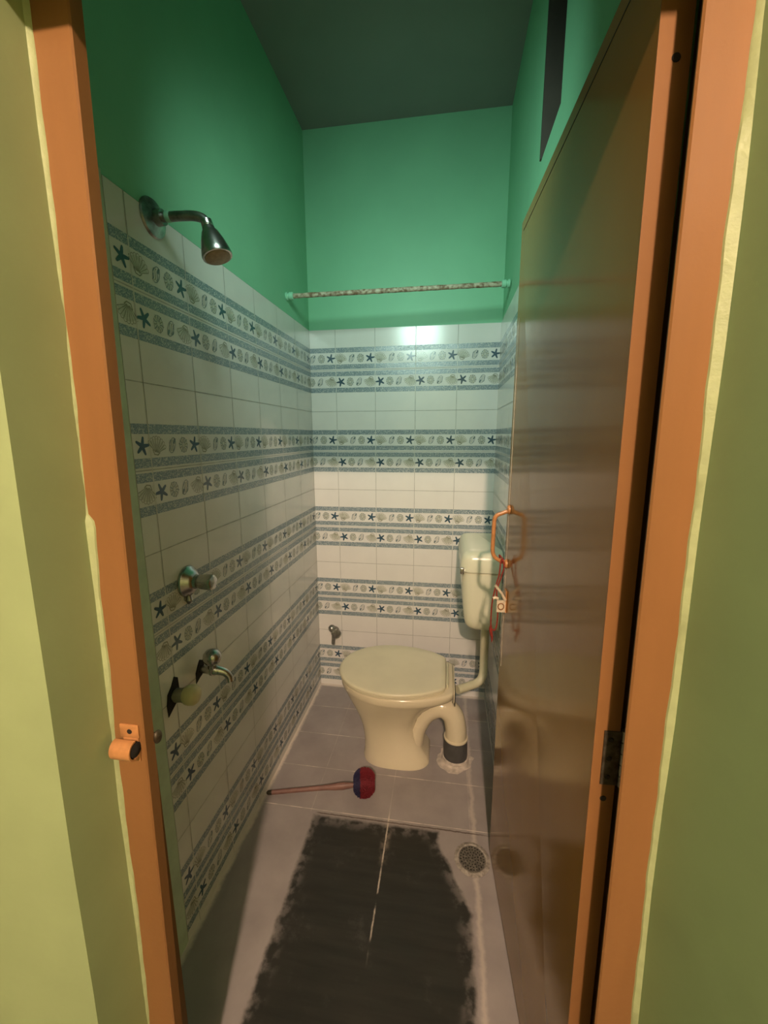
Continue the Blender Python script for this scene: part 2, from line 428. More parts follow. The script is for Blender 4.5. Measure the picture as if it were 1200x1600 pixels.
# right wall with the ventilator opening
VY0, VY1, VZ0, VZ1 = -.945, -.735, 2.167, 2.70
mb = MB()
X0, X1 = RW+TH, RW+.16
for a, b, c, d in ((YI, VY0, 0, ZC), (VY1, TH, 0, ZC), (VY0, VY1, 0, VZ0), (VY0, VY1, VZ1, ZC)):
    mb.box((X0-.004 if c or d > 2.8 else X0, a, c), (X1, b, d), 'mint')
tiled(mb, lambda u, z, n_: (RW-n_, -u, z), 0, 1.40, .0)
struct(mb.build('wall_right', smooth=0))
# ventilator
mb = MB()
mb.box((X1-.02, VY0, VZ0), (X1, VY1, VZ1), 'ventdark')
mb.box((X0-.004, VY1-.012, VZ0+.001), (X1-.02, VY1-.0005, VZ1-.001), 'ventdark')
mb.box((X0+.03, VY0+.0005, VZ0+.0005), (X1-.02, VY1-.012, VZ0+.012), 'ventdark')
win = struct(mb.build('window_1', smooth=0))
mb = MB()
for i in range(7):
    z = VZ0+.05+i*.07
    mb.add([(X0+.06, VY0+.002, z), (X0+.06, VY1-.014, z), (X0+.12, VY1-.014, z+.04), (X0+.12, VY0+.002, z+.04),
            (X0+.06, VY0+.002, z+.004), (X0+.06, VY1-.014, z+.004), (X0+.12, VY1-.014, z+.044), (X0+.12, VY0+.002, z+.044)],
           [(0,1,2,3),(7,6,5,4),(0,4,5,1),(2,6,7,3),(1,5,6,2),(0,3,7,4)], 'ventdark')
mb.build('louvre', win, smooth=0)

# floor, ceiling
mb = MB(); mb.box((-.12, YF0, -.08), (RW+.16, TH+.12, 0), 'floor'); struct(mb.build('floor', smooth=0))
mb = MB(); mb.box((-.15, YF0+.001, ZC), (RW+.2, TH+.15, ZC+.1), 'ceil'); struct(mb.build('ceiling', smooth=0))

# door wall: two piers and a lintel; the reveals lean a little as in the photo
HX0, HX1, HY0, HZ = -2.2, 2.8, -5.2, 2.85
def interp(T, z):
    if z <= T[0][0]: return T[0][1]
    for (a, p), (b, q) in zip(T, T[1:]):
        if z <= b: return p+(q-p)*(z-a)/(b-a)
    return T[-1][1]
# outlines of the plaster that overlaps the frame (height, x)
LL = [(0, .180), (.377, .1865), (.591, .194), (.866, .1965), (.965, .198), (1.074, .2035), (1.205, .2065), (1.292, .2115), (1.302, .2105), (1.311, .203), (1.484, .2085), (1.562, .210), (1.739, .2155), (1.95, .218)]
LR = [(0, .981), (.597, .974), (.819, .9695), (1.013, .967), (1.183, .966), (1.403, .963), (1.589, .9585), (1.698, .960), (1.95, .958)]
def xl(z): return .1745 + .0195*z + .002
def xr(z): return .9865 - .0125*z
mb = MB()
NS = 24
def pier(xa, fx, zt, ya, yb, flip=False, splay=0.0, k='hall'):
    V = []; F = []
    for i in range(NS+1):
        z = zt*i/NS; x = fx(z) + .0012*math.sin(z*5.1)+.0008*math.sin(z*13)
        V += [(xa, ya, z), (x+splay, ya, z), (x, yb, z), (xa, yb, z)]
        if i:
            b = 4*i; a = b-4
            for j in range(4):
                q = (a+j, a+(j+1) % 4, b+(j+1) % 4, b+j); F.append(q if not flip else q[::-1])
    F.append((3, 2, 1, 0) if not flip else (0, 1, 2, 3)); F.append(tuple(4*NS+j for j in ((0, 1, 2, 3) if not flip else (3, 2, 1, 0))))
    mb.add(V, F, k)
pier(HX0, xl, HZ, YF0, YJ+.0)
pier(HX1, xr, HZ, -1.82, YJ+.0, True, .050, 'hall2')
mb.box((HX0, YJ, 0), (.1699, YI, HZ), 'hall'); mb.box((.995, YJ, 0), (HX1, YI, HZ), 'hall')
mb.box((.150, YF0, 1.905), (1.02, YJ-.002, HZ), 'hall')
mb.box((.150, YJ-.003, 2.031), (1.02, YI, HZ), 'hall')
mb.box((-.12, YI, 0), (.165, YI+.006, ZC), 'mint')
mb.box((.165, YI, 2.03), (RW+.1, YI+.006, ZC), 'mint')
# raised plaster lips that overlap the frame
def lip(T, fx, sg):
    V = []; F = []; N = 200
    for i in range(N+1):
        z = 1.90*i/N; e = interp(T, z) + sg*(.0006*math.sin(z*31) + .0004*math.sin(z*83) + random.uniform(-.0002, .0002)); e0 = fx(z)
        e0 = min(e0, e-.003) if sg > 0 else max(e0, e+.003)
        V += [(e0-sg*.003, YJ-.0065, z), (e-sg*.0012, YJ-.0022, z), (e, YJ+.0005, z)]
        if i:
            b = 3*i; a = b-3
            F += [(a, a+1, b+1, b), (a+1, a+2, b+2, b+1)] if sg > 0 else [(b, b+1, a+1, a), (b+1, b+2, a+2, a+1)]
    mb.add(V, F, 'lip')
lip(LL, xl, 1); lip(LR, xr, -1)
struct(mb.build('wall_front', smooth=35))

# hallway shell behind the viewer
for nm, lo, hi, k in (('wall_hall_left', (HX0-.1, HY0, 0), (HX0, YF0, HZ), 'hall'), ('wall_hall_right', (HX1, HY0, 0), (HX1+.1, -1.60, HZ), 'hall'),
                      ('wall_hall_back', (HX0, HY0-.1, 0), (HX1, HY0, HZ), 'hall'), ('floor_hall', (HX0, HY0, -.08), (HX1, YF0, 0), 'hallfloor'),
                      ('ceiling_hall', (HX0, HY0, HZ), (HX1, YF0, HZ+.1), 'hallceil')):
    mb = MB(); mb.box(lo, hi, k); struct(mb.build(nm, smooth=0))

# ------------------------------------------------------------------ door frame (trim_1)
ZH = 1.985
mb = MB()
def jamb(x_out, x_bot, x_top, st, yb, sg):
    """board with a rebate for the leaf behind it; leans a little"""
    rings = []
    for z, xi in ((0, x_bot), (2.03, x_top)):
        p = [(x_out, YJ), (xi-sg*.002, YJ), (xi, YJ+.002), (xi, yb-.001), (xi-sg*.001, yb), (st, yb), (st, YI), (x_out, YI)]
        rings.append([(x, y, z) for x, y in (p if sg > 0 else p[::-1])])
    m_ = MB(); m_.loft(rings, 'orange'); return m_
fr = jamb(.170, .227, .2690, .176, -1.579, 1).build('trim_1', smooth=30, origin=(.21, YJ, 0)); struct(fr, 'orange painted door frame, left jamb with a bolt keeper')
fr2 = jamb(.995, .934, .915, .957, YJ+.005, -1).build('trim_2', smooth=30, origin=(.96, YJ, 0)); struct(fr2, 'orange painted door frame, right jamb on the hinge side')
m_ = MB(); m_.box((XL-.02, YJ, ZH), (XR+.02, -1.579, 2.03), 'orange'); m_.box((XL-.02, -1.579, ZH+.014), (XR+.02, YI, 2.03), 'orange')
fr3 = struct(m_.build('trim_3', smooth=0), 'orange painted head of the door frame')
# bolt keeper on the left jamb
k = MB()
kx0, kx1, kz = .209, .240, .985
k.box((kx0, YJ-.003, kz-.022), (kx1, YJ, kz), 'orange2', .001)
k.box((kx0+.004, YJ-.003, kz-.062), (kx1-.002, YJ, kz-.022), 'orange2', .001)
ring = []
for x in (kx0-.004, kx1-.001):
    o = []; 
    for i in range(15):
        a = math.radians(100 - 250*i/14)
        o.append((x, YJ-.012-.0125*math.cos(a)*1.05+.001, kz-.036+.0155*math.sin(a)))
    inn = [(x, (p[1]+.012-YJ)*.80+YJ-.012, (p[2]-kz+.036)*.82+kz-.036) for p in o]
    ring.append(o + inn[::-1])
k.loft(ring, 'orange2')
keeper = k.build('bolt_keeper', fr)
k = MB(); k.lathe(((kx0+kx1)/2+.001, YJ-.0026, kz-.011), (0, -1, 0), [(0, .0042), (.0012, .0038), (.0012, .0001)], 'hole', 14); k.build('screw_hole', keeper)
k = MB(); k.lathe((kx1+.002, YJ-.009, kz-.036), (-1, 0, 0), [(0, .001), (.003, .0110), (.02, .0110), (.02, .0001)], 'hole', 16); k.build('keeper_bore', keeper)
k = MB(); k.ball((.248, -1.5745, .945), (.0055, .008, .011), 'rustmetal'); k.lathe((.2391, -1.5735, .945), (1, 0, 0), [(0, .005), (.010, .005)], 'rustmetal'); k.build('strike_knob', fr)

# ------------------------------------------------------------------ the door leaf, open inwards (door_1)
HG = Vector((0.9215, -1.540, 0.0))          # hinge-side outer corner of the leaf
FE = Vector((0.872, -.872, 0.0))            # free-edge corner, face to the room
TH_L = .034
# face line from hinge edge to free edge
FH = Vector((0.9045, -1.540, 0.0))
dv = (FE-FH).normalized(); nv = Vector((dv.y, -dv.x, 0))      # nv points to +x (right wall)
LW = (FE-FH).length; LZ0, LZ1 = .012, 1.955
def LP(s_, t, z): return FH + dv*s_ + nv*t + Vector(((1-s_/LW)*(.0155-.009*z), 0, z))      # the hinge line leans a little
def lbox(mb, s0, s1, t0, t1, z0, z1, k, bev=.0):
    V = [LP(s, t, z) for z in (z0, z1) for s, t in ((s0, t0), (s1, t0), (s1, t1), (s0, t1))]
    mb.add(V, [(0,1,2,3),(7,6,5,4),(0,4,5,1),(1,5,6,2),(2,6,7,3),(3,7,4,0)], k)
mb = MB(); lbox(mb, .0015, LW, 0, TH_L, LZ0, LZ1, 'leaf')
door = mb.build('door_1', smooth=0, origin=FH); struct(door, 'glossy brown door leaf standing open along the right wall')
mb = MB(); lbox(mb, 0, .0015, 0, TH_L, LZ0, LZ1, 'orange'); mb.build('painted_edge', door, smooth=0)
mb = MB(); lbox(mb, LW-.026, LW-.0245, -.0008, 0, .72, 1.72, 'paleplate'); mb.build('edge_strip', door, smooth=0)
mb = MB(); lbox(mb, .02, LW-.02, -.0004, 0, LZ1-.026, LZ1-.0245, 'hole'); mb.build('lipping_joint', door, smooth=0)
for z in (1.808, .897):
    mb = MB(); mb.lathe(LP(-.0003, .0195, z), -dv, [(0, .0046), (.0008, .0040), (.0008, .0001)], 'hole', 14); mb.build('screw_hole', door)
# butt hinges
for zc in (.965,):
    mb = MB(); lbox(mb, -.0022, -.0002, .0125, TH_L+.001, zc-.043, zc+.043, 'rustmetal')
    h = mb.build('hinge', door, smooth=0)
    mb = MB()
    for i in range(5):
        z0 = zc-.045+i*.018; mb.lathe(LP(.000, TH_L+.0075, z0), (0, 0, 1), [(0, .0052), (.0008, .0060), (.0165, .0060), (.0172, .0052)], 'dullchrome', 14)
    mb.build('knuckle', h)
    mb = MB()
    for z in (zc-.03, zc, zc+.03): mb.lathe(LP(-.0022, .0215, z), -dv, [(0, .0040), (.0012, .0030), (.0014, .0001)], 'hole', 12)
    mb.build('screw', h)
# D handle, on the outer face near the free edge
hs = LW-.035
mb = MB()
path = [LP(hs, -.002, 1.207), LP(hs, -.026, 1.197)] + arc(LP(hs, -.032, 1.195), LP(hs, -.041, 1.190), LP(hs, -.042, 1.175), 5) + \
       arc(LP(hs, -.043, 1.095), LP(hs, -.043, 1.075), LP(hs, -.032, 1.066), 5) + [LP(hs, -.018, 1.057), LP(hs, -.002, 1.052)]
mb.tube(path, .0058, 'orange2', 14, ell=.75)
dh = mb.build('door_handle', door)
for z in (1.210, 1.050):
    mb = MB(); mb.tube([LP(hs+.0, -.0005, z), LP(hs, -.004, z), LP(hs, -.0075, z), LP(hs, -.009, z)], [.0135, .0135, .011, .0001], 'orange2', 18)
    mb.build('handle_mount', dh)
# latch bracket below the handle
mb = MB()
lz = .938
lbox(mb, hs-.022, hs+.004, -.0035, 0, lz-.030, lz+.035, 'orange2')
lbox(mb, hs-.024, hs-.018, -.028, -.0035, lz-.028, lz+.008, 'paleplate')
mb.tube([LP(hs-.022, -.004, lz+.008), LP(hs-.020, -.016, lz+.030), LP(hs-.018, -.034, lz+.052)], .0042, 'paleplate', 12)
lat = mb.build('latch_bracket', door, smooth=30)
mb = MB(); R_ = [LP(hs-.0250, -.016+.0080*math.cos(a), lz-.010+.0095*math.sin(a)) for a in [2*PI*i/20 for i in range(21)]]
mb.tube(R_, .0016, 'orange', 8, cap=False); mb.build('ring', lat)
mb = MB(); mb.tube([LP(hs-.020, -.024, lz+.012), LP(hs-.020, -.033, lz+.016), LP(hs-.020, -.038, lz+.012)], .0045, 'paleplate', 10); mb.build('latch_pin', lat)

# red cord hanging from the handle
cl = LP(hs-.004, -.030, 1.062)
mb = MB()
a0 = LP(hs-.008, -.018, 1.064)
loop = [LP(hs-.008, -.016, 1.067), LP(hs-.011, -.020, 1.058), LP(hs-.012, -0.023, 1.020), LP(hs-.013, -0.031, .985), LP(hs-.012, -0.039, .935), LP(hs-.010, -0.040, .880), LP(hs-.010, -0.039, .848)]
loop2 = [LP(hs-.006, -.014, 1.066), LP(hs-.012, -.010, 1.045), LP(hs-.013, -.018, 1.010), LP(hs-.014, -.028, .970), LP(hs-.013, -0.022, .910), LP(hs-.011, -0.023, .862), LP(hs-.010, -0.029, .846), LP(hs-.010, -0.038, .852)]
mb.tube(spline(loop), .0021, 'redcord', 8); mb.tube(spline(loop2), .0021, 'redcord', 8)
mb.tube(spline([LP(hs-.006, -.014, 1.066), LP(hs+.002, -.022, 1.075), LP(hs+.008, -.020, 1.066), LP(hs, -.016, 1.052), LP(hs-.008, -.016, 1.062)]), .0021, 'redcord', 8)
cord = tag(mb.build('cord', origin=cl), 'dark red looped cord hanging from the handle of the open brown door', 'cord')
mb = MB(); mb.tube([LP(hs-.010, -0.039, .862), LP(hs-.010, -0.040, .852), LP(hs-.010, -0.038, .838), LP(hs-.010, -0.035, .826), LP(hs-.010, -0.034, .818), LP(hs-.010, -0.035, .808)], [.003, .0046, .0048, .0036, .0026, .0012], 'redcord', 10); mb.build('knot', cord)

# ------------------------------------------------------------------ lamps
mb = MB(); B = WARM_POS
mb.ball(tuple(B), .055, emis('bulb_glow', WARM_COL, 1.0))
# bulb strength from watts
bm_ = mb.mats[0]; bm_.node_tree.nodes['Emission'].inputs[1].default_value = WARM_W/(4*PI*.055**2*PI)
t = thing('light_bulb', 'bare glowing bulb hanging under the hallway ceiling behind the viewer', 'lamp', (B.x, B.y, B.z))
mb.build('bulb', t)
mb = MB(); mb.lathe((B.x, B.y, B.z+.054), (0, 0, 1), [(0, .018), (.045, .020), (.05, .022), (.09, .022), (.095, .01), (HZ-B.z-.055, .006)], 'lampbody'); mb.build('holder', t)

t = thing('wall_lamp', 'small box lamp fixed over the door inside the bathroom', 'lamp', (COOL_POS.x, YI+.006, COOL_POS.z))
mb = MB(); mb.box((COOL_POS.x-.165, YI+.0065, COOL_POS.z-.15), (COOL_POS.x+.165, YI+.012, COOL_POS.z+.20), 'lampbody', .006)
mb.add([(COOL_POS.x+sx*.165, y, z) for y, z in ((YI+.010, COOL_POS.z+.19), (YI+.13, COOL_POS.z+.17), (YI+.13, COOL_POS.z+.176), (YI+.010, COOL_POS.z+.198)) for sx in (-1, 1)],
       [(0,1,3,2),(2,3,5,4),(4,5,7,6),(6,7,1,0),(0,2,4,6),(1,7,5,3)], 'lampbody')
mb.build('lamp_box', t)
ld = bpy.data.lights.new('lamp_light', 'AREA'); ld.shape = 'RECTANGLE'; ld.size = .30; ld.size_y = .28; ld.energy = COOL_W; ld.color = COOL_COL; ld.spread = math.radians(100)
lo_ = bpy.data.objects.new('lamp_light', ld); COL.objects.link(lo_); lo_.parent = t
lo_.location = COOL_POS - t.location
lo_.rotation_euler = Vector((.07, 1, -.36)).to_track_quat('-Z', 'Z').to_euler()

# ------------------------------------------------------------------ curtain rod
A = Vector((0.0, -.284, 2.003)); B = Vector((RW, -.235, 2.020)); d = (B-A).normalized()
rod = thing('curtain_rod', 'flaking rusty rod across the top of the tiled back wall', 'rod', tuple(A))
mb = MB(); N = 40; mb.tube([A+d*(.028+(B-A).length*.938*i/N) for i in range(N+1)], [.0098+.0006*math.sin(i*2.3)+random.uniform(-.0004, .0004) for i in range(N+1)], 'rust', 14); mb.build('tube', rod)
for p, q in ((A, d), (B, -d)):
    mb = MB(); p0 = p + q*(-.002 if p == A else .0)
    mb.lathe(p0, q, [(0, .016), (.006, .0165), (.009, .012), (.012, .0115), (.015, .0155), (.030, .0155), (.032, .013)], 'mintpart', 22); mb.build('end_bracket', rod)

# ------------------------------------------------------------------ shower
S0 = Vector((0, -1.118, 1.918))
sh = thing('shower', 'chrome wall shower arm with a small tilted head, high on the left wall', 'shower', tuple(S0))
mb = MB(); mb.lathe(S0 + Vector((-.0015, 0, 0)), (1, 0, 0), [(0, .042), (.003, .0425), (.007, .040), (.011, .026), (.014, .018), (.03, .0165)], 'dullchrome', 32); mb.build('wall_flange', sh)
mb = MB(); pth = [S0+Vector((.010, 0, 0)), S0+Vector((.04, 0, 0)), S0+Vector((.08, 0, -.001)), S0+Vector((.105, 0, -.003)), S0+Vector((.125, 0, -.009)), S0+Vector((.137, 0, -.020))]
mb.tube(spline(pth), .0105, 'dullchrome', 18); mb.build('shower_arm', sh)
mb = MB(); hd = Vector((.30, -.02, -1)).normalized(); h0 = S0+Vector((.134, 0, -.013))
mb.lathe(h0, hd, [(0, .004), (.002, .0125), (.014, .0135), (.016, .0125), (.018, .014), (.022, .014), (.030, .0195), (.050, .0270), (.070, .0325), (.080, .0345), (.084, .0335), (.0845, .030)], 'chrome', 32); head = mb.build('shower_head', sh)
mb = MB(); mb.lathe(h0+hd*.0830, hd, [(0, .029), (.003, .029), (.0045, .027), (.005, .0001)], mat('limescaled_spray_face', (.42, .33, .22), .5, var=.3, nscale=90), 28); mb.build('spray_face', head)
mb = MB(); mb.lathe(S0+Vector((.036, 0, 0)), (1, 0, 0), [(0, .0104), (.001, .0118), (.010, .0118), (.012, .0104)], 'mintpart', 18); mb.build('paint_splash', sh)

# ------------------------------------------------------------------ taps on the left wall
V0 = Vector((0, -1.118, 1.028))
t = thing('stop_valve', 'chrome concealed stop valve with a round flange above the two taps', 'valve', tuple(V0))
mb = MB(); mb.lathe(V0, (1, 0, 0), [(-.001, .043), (.004, .0435), (.010, .040), (.014, .033), (.022, .029), (.027, .020), (.034, .018)], 'chrome', 32); mb.build('wall_flange', t)
def knob(c, ax, r, L, k, flutes=5, depth=.12):
    m_ = MB(); A_ = Vector(ax).normalized(); n0 = A_.orthogonal().normalized(); b0 = A_.cross(n0); rings = []; seg = 40
    for d_, f_ in ((0, .62), (.08, .8), (.25, .88), (.6, .97), (.85, 1.0), (.95, .93), (1.0, .70), (1.005, .01)):
        rr = []
        for j in range(seg):
            a = 2*PI*j/seg; q = r*f_*(1-depth*(0.5+0.5*math.cos(flutes*a))**3)
            rr.append(Vector(c)+A_*L*d_+n0*q*math.cos(a)+b0*q*math.sin(a))
        rings.append(rr)
    m_.loft(rings, k); return m_
knob(V0+Vector((.028, 0, 0)), (1, 0, .0), .022, .052, 'chrome').build('knob', t)
mb = MB(); mb.tube([V0+Vector((.004, -.004, -.040)), V0+Vector((.006, -.006, -.052)), V0+Vector((.004, -.006, -.062))], [.008, .010, .004], 'dullchrome', 12); mb.build('drip_lug', t)

T0 = Vector((0, -1.093, .750))
t = thing('bib_tap', 'chrome bib tap with a ball handle, below the stop valve', 'tap', tuple(T0))
mb = MB(); ho = [(0.0006, T0.y+dy, T0.z+dz) for dy, dz in ((-.028, -.030), (-.010, -.022), (.010, -.016), (.016, .004), (.012, .022), (-.004, .032), (-.014, .020), (-.026, .002))]
mb.loft([ho, [(x+.0012, y, z) for x, y, z in ho]], 'hole'); mb.build('wall_hole', t)
mb = MB(); mb.tube([T0+Vector((.0008, 0, 0)), T0+Vector((.02, 0, 0)), T0+Vector((.032, 0, 0)), T0+Vector((.044, 0, -.001))], [.012, .012, .014, .016], 'chrome', 18)
mb.tube(spline([T0+Vector((.032, 0, 0)), T0+Vector((.050, .004, -.002)), T0+Vector((.068, .010, -.010)), T0+Vector((.078, .014, -.024)), T0+Vector((.080, .015, -.040))]), [.016, .016, .0155, .015, .0145, .014, .013, .0128, .0125, .012, .0118, .0115, .011, .011, .011, .0105, .0105, .0105, .0105, .0105, .0105, .0105, .0105, .0105, .0105], 'chrome', 18)
mb.build('tap_body', t)
mb = MB(); mb.lathe(T0+Vector((.037, 0, .004)), (0.05, 0, 1), [(0, .013), (.012, .012), (.016, .0135), (.022, .021), (.034, .0255), (.046, .0245), (.056, .017), (.060, .006), (.0605, .0001)], 'chrome', 28); mb.build('tap_handle', t)

T1 = Vector((0, -1.215, .748))
t = thing('plastic_tap', 'short dull tap with a cream round cap in a broken tile, nearest the door', 'tap', tuple(T1))
mb = MB(); ho = [(0.0006, T1.y+dy, T1.z+dz) for dy, dz in ((-.028, -.045), (-.010, -.034), (.016, -.020), (.022, .006), (.020, .040), (.006, .050), (-.006, .032), (-.024, .016), (-.030, -.012))]
mb.loft([ho, [(x+.0012, y, z) for x, y, z in ho]], 'hole'); mb.build('wall_hole', t)
mb = MB(); mb.lathe(T1+Vector((.0008, 0, 0)), (1, .10, .06), [(0, .013), (.006, .018), (.022, .018), (.026, .0195), (.030, .0195)], 'tapgrey', 22); mb.build('tap_body', t)
mb = MB(); mb.lathe(T1+Vector((.028, .003, .0016)), (1, .10, .06), [(0, .018), (.006, .0235), (.016, .0265), (.028, .026), (.036, .021), (.040, .012), (.041, .0001)], 'cream', 26); mb.build('tap_cap', t)

# angle valve on back wall
G0 = Vector((.094, 0, .340))
t = thing('angle_valve', 'small dark chrome angle valve low on the back wall, left of the toilet', 'valve', tuple(G0))
mb = MB(); mb.lathe(G0, (0, -1, 0), [(-.001, .022), (.003, .022), (.006, .012), (.05, .011)], 'dullchrome', 22)
mb.tube([G0+Vector((0, -.035, .0)), G0+Vector((-.002, -.037, -.03)), G0+Vector((-.004, -.040, -.058)), G0+Vector((-.004, -.040, -.064))], [.011, .0095, .0085, .0085], 'dullchrome', 16); mb.build('valve_body', t)
knob(G0+Vector((0.010, -.030, .006)), (.35, -1, .10), .026, .034, 'dullchrome', 4, .15).build('valve_handle', t)
mb = MB(); mb.ball(tuple(G0+Vector((-.010, -.034, .024))), .020, 'dullchrome'); mb.build('valve_cap', t)

# ------------------------------------------------------------------ cistern
CY0, CY1 = -.470, -.070; CX0, CX1 = .763, RW-.001
t = thing('cistern', 'pale plastic flushing cistern on the right wall above the toilet', 'cistern', (RW-.001, (CY0+CY1)/2, .60))
def rrect(xa, xb, ya, yb, z, r, seg=7, rback=.004):
    out = []
    for cx, cy, a0, q in ((xb-rback, yb-rback, 0, rback), (xa+r, yb-r, PI/2, r), (xa+r, ya+r, PI, r), (xb-rback, ya+rback, 3*PI/2, rback)):
        for i in range(seg): a = a0+PI/2*i/(seg-1); out.append((cx+q*math.cos(a), cy+q*math.sin(a), z))
    return out
mb = MB(); ZB = .600
secs = [(ZB, .050, .055), (ZB+.003, .042, .047), (ZB+.010, .034, .036), (ZB+.024, .025, .026), (ZB+.05, .019, .019), (ZB+.10, .013, .013), (ZB+.17, .007, .008), (ZB+.268, .003, .003)]
mb.loft([rrect(CX0+dx, CX1, CY0+dy, CY1-dy, z, .040) for z, dx, dy in secs], 'cistern'); mb.build('tank', t, smooth=50)
mb = MB(); zl = ZB+.270
lid = [(zl, .002), (zl+.001, -.003), (zl+.012, -.004), (zl+.050, .001), (zl+.066, .006), (zl+.076, .016), (zl+.081, .032), (zl+.083, .055)]
mb.loft([rrect(CX0+dx, CX1, CY0+dx, CY1-dx, z, max(.042-dx*.3, .02)) for z, dx in lid], 'cistern'); mb.build('lid', t, smooth=60)
mb = MB(); mb.lathe((.893, CY0+.0115, .832), (0, -1, 0), [(0, .0135), (.0015, .0135), (.002, .0001)], 'hole', 20); mb.build('side_inlet_hole', t)
mb = MB(); mb.lathe((CX0+.012, -.452, .872), (-1, 0, 0), [(0, .013), (.004, .013), (.008, .009), (.012, .009)], 'chrome', 18)
mb.box((.758, -.472, .862), (.774, -.456, .889), 'chrome', .003); mb.build('flush_lever', t, smooth=50)

# flush pipe
fp = thing('flush_pipe', 'ivory flush pipe bending from the cistern down to the back of the toilet', 'pipe', (.886, -.29, .30))
mb = MB(); ptsv = [(.886, -.29, .598), (.886, -.29, .52), (.886, -.29, .42), (.886, -.291, .365)] + arc((.886, -.293, .34), (.886, -.305, .285), (.835, -.33, .283), 8) + [(.80, -.36, .285), (.765, -.385, .288)]
mb.tube(ptsv, .019, 'pipe', 20); mb.build('pipe_bend', fp)
mb = MB(); mb.lathe((.886, -.29, .545), (0, 0, 1), [(0, .021), (.002, .025), (.045, .025), (.053, .023)], 'pipe', 22); mb.build('coupling_nut', fp)

# ------------------------------------------------------------------ toilet
TY = -.445
t = thing('toilet', 'ivory ceramic toilet with its lid down, facing the left wall', 'toilet', (.50, TY, 0))
def egg(x0, x1, hy, z, pf=2.0, pr=3.2, seg=48, frac=.56):
    cx = x0+(x1-x0)*frac; out = []
    for i in range(seg):
        a = 2*PI*i/seg; c, s = math.cos(a), math.sin(a)
        p = pf if c < 0 else pr; L = (cx-x0) if c < 0 else (x1-cx)
        ex = 2/p
        out.append((cx+L*math.copysign(abs(c)**ex, c), TY+hy*math.copysign(abs(s)**ex, s), z))
    return out
def lidshape(x0, x1, hy, z, q=.80, seg=20):
    """pointed oval cut off straight at the back"""
    cx = x0+(x1-x0)*.50; R_ = []
    for i in range(seg+1):                       # front point -> widest, far side
        a = PI/2*i/seg; R_.append((cx-(cx-x0)*math.cos(a), hy*math.sin(a)**.96))
    for i in range(1, seg+1):
        t = i/seg; R_.append((cx+(x1-cx)*t, hy*math.sqrt(1-(t*q)**2)))
    R_[-1] = (x1-.004, R_[-1][1]-.001); R_.append((x1, R_[-1][1]-.007))
    up_ = [(x, TY+y, z) for x, y in R_]; dn = [(x, TY-y, z) for x, y in R_[1:]][::-1]
    return (up_+dn)[::-1]
def blend(r1, r2, t): return [tuple(a+(b-a)*t for a, b in zip(p, q)) for p, q in zip(r1, r2)]
mb = MB(); NP = len(lidshape(0, 1, 1, 0))
def body(x0, x1, hy, z, k):
    """lower section with the same point count: squarish at the back"""
    L_ = lidshape(x0, x1, hy, z, .80)
    E_ = []
    cx = (x0+x1)/2
    for (x, y, zz) in L_:
        dx, dy = (x-cx)/((x1-x0)/2), (y-TY)/hy; a = math.atan2(dy, dx); p = 3.0
        c, s2 = math.cos(a), math.sin(a); rr = (abs(c)**p+abs(s2)**p)**(-1/p)
        E_.append((cx+(x1-x0)/2*rr*c, TY+hy*rr*s2, zz))
    return blend(L_, E_, k)
S = [(0, .352, .655, .120, 1), (.012, .352, .655, .120, 1), (.03, .356, .645, .115, 1), (.09, .356, .605, .106, 1), (.16, .345, .585, .110, .9),
     (.22, .325, .600, .128, .7), (.27, .300, .630, .150, .45), (.305, .278, .665, .168, .2), (.335, .262, .712, .182, .05), (.345, .256, .732, .188, 0), (.352, .252, .741, .191, 0), (.374, .250, .744, .192, 0), (.381, .253, .742, .190, 0), (.383, .262, .734, .184, 0)]
mb.loft([body(a, b, h_, z, k) for z, a, b, h_, k in S], 'ceramic'); pan = mb.build('pan', t, smooth=60)
mb = MB()
mb.loft([lidshape(a, b, h_, z) for z, a, b, h_ in ((.3835, .252, .704, .189), (.385, .247, .707, .193), (.394, .246, .708, .194), (.3955, .250, .706, .191))], 'lidplastic'); mb.build('seat', t, smooth=50)
mb = MB()
mb.loft([lidshape(a, b, h_, z) for z, a, b, h_ in ((.3965, .250, .708, .194), (.3975, .244, .711, .197), (.405, .243, .712, .198), (.409, .246, .710, .195), (.411, .256, .706, .187), (.412, .30, .69, .15), (.4125, .38, .62, .08))], 'lidplastic'); mb.build('lid', t, smooth=50)
mb = MB(); mb.box((.7125, TY-.085, .3835), (.724, TY+.085, .402), 'pipe', .005); mb.build('hinge_bar', t)
mb = MB(); mb.box((.7445, TY-.10, .330), (.7495, TY+.10, .383), 'ceramic', .002); mb.box((.7497, TY-.100, .315), (.7527, TY-.02, .372), 'black', .001); mb.build('rear_washer', t)
# trap: rises behind the pan and bends down into the floor
mb = MB(); tp = spline([(.565, TY-.022, .0), (.570, TY-.024, .07), (.588, TY-.024, .15), (.632, TY-.022, .225), (.695, TY-.022, .255), (.742, TY-.024, .225), (.760, TY-.025, .165), (.762, TY-.025, .115)], 6)
mb.tube(tp, [.056-.010*min(1, i/12) for i in range(len(tp))], 'ceramic', 24); mb.build('trap_bend', t, smooth=60)
mb = MB(); mb.lathe((.762, TY-.025, .108), (0, 0, 1), [(0, .047), (.004, .052), (.010, .052), (.012, .047)], 'ceramic', 30); mb.build('trap_rim', t)
cl_ = thing('outlet_collar', 'dark grey rubber collar joining the toilet outlet to the floor', 'collar', (.762, TY-.025, 0))
mb = MB(); mb.lathe((.762, TY-.025, .024), (0, 0, 1), [(0, .052), (.083, .050), (.0835, .044)], 'collar', 30); mb.build('sleeve', cl_)
mb = MB()
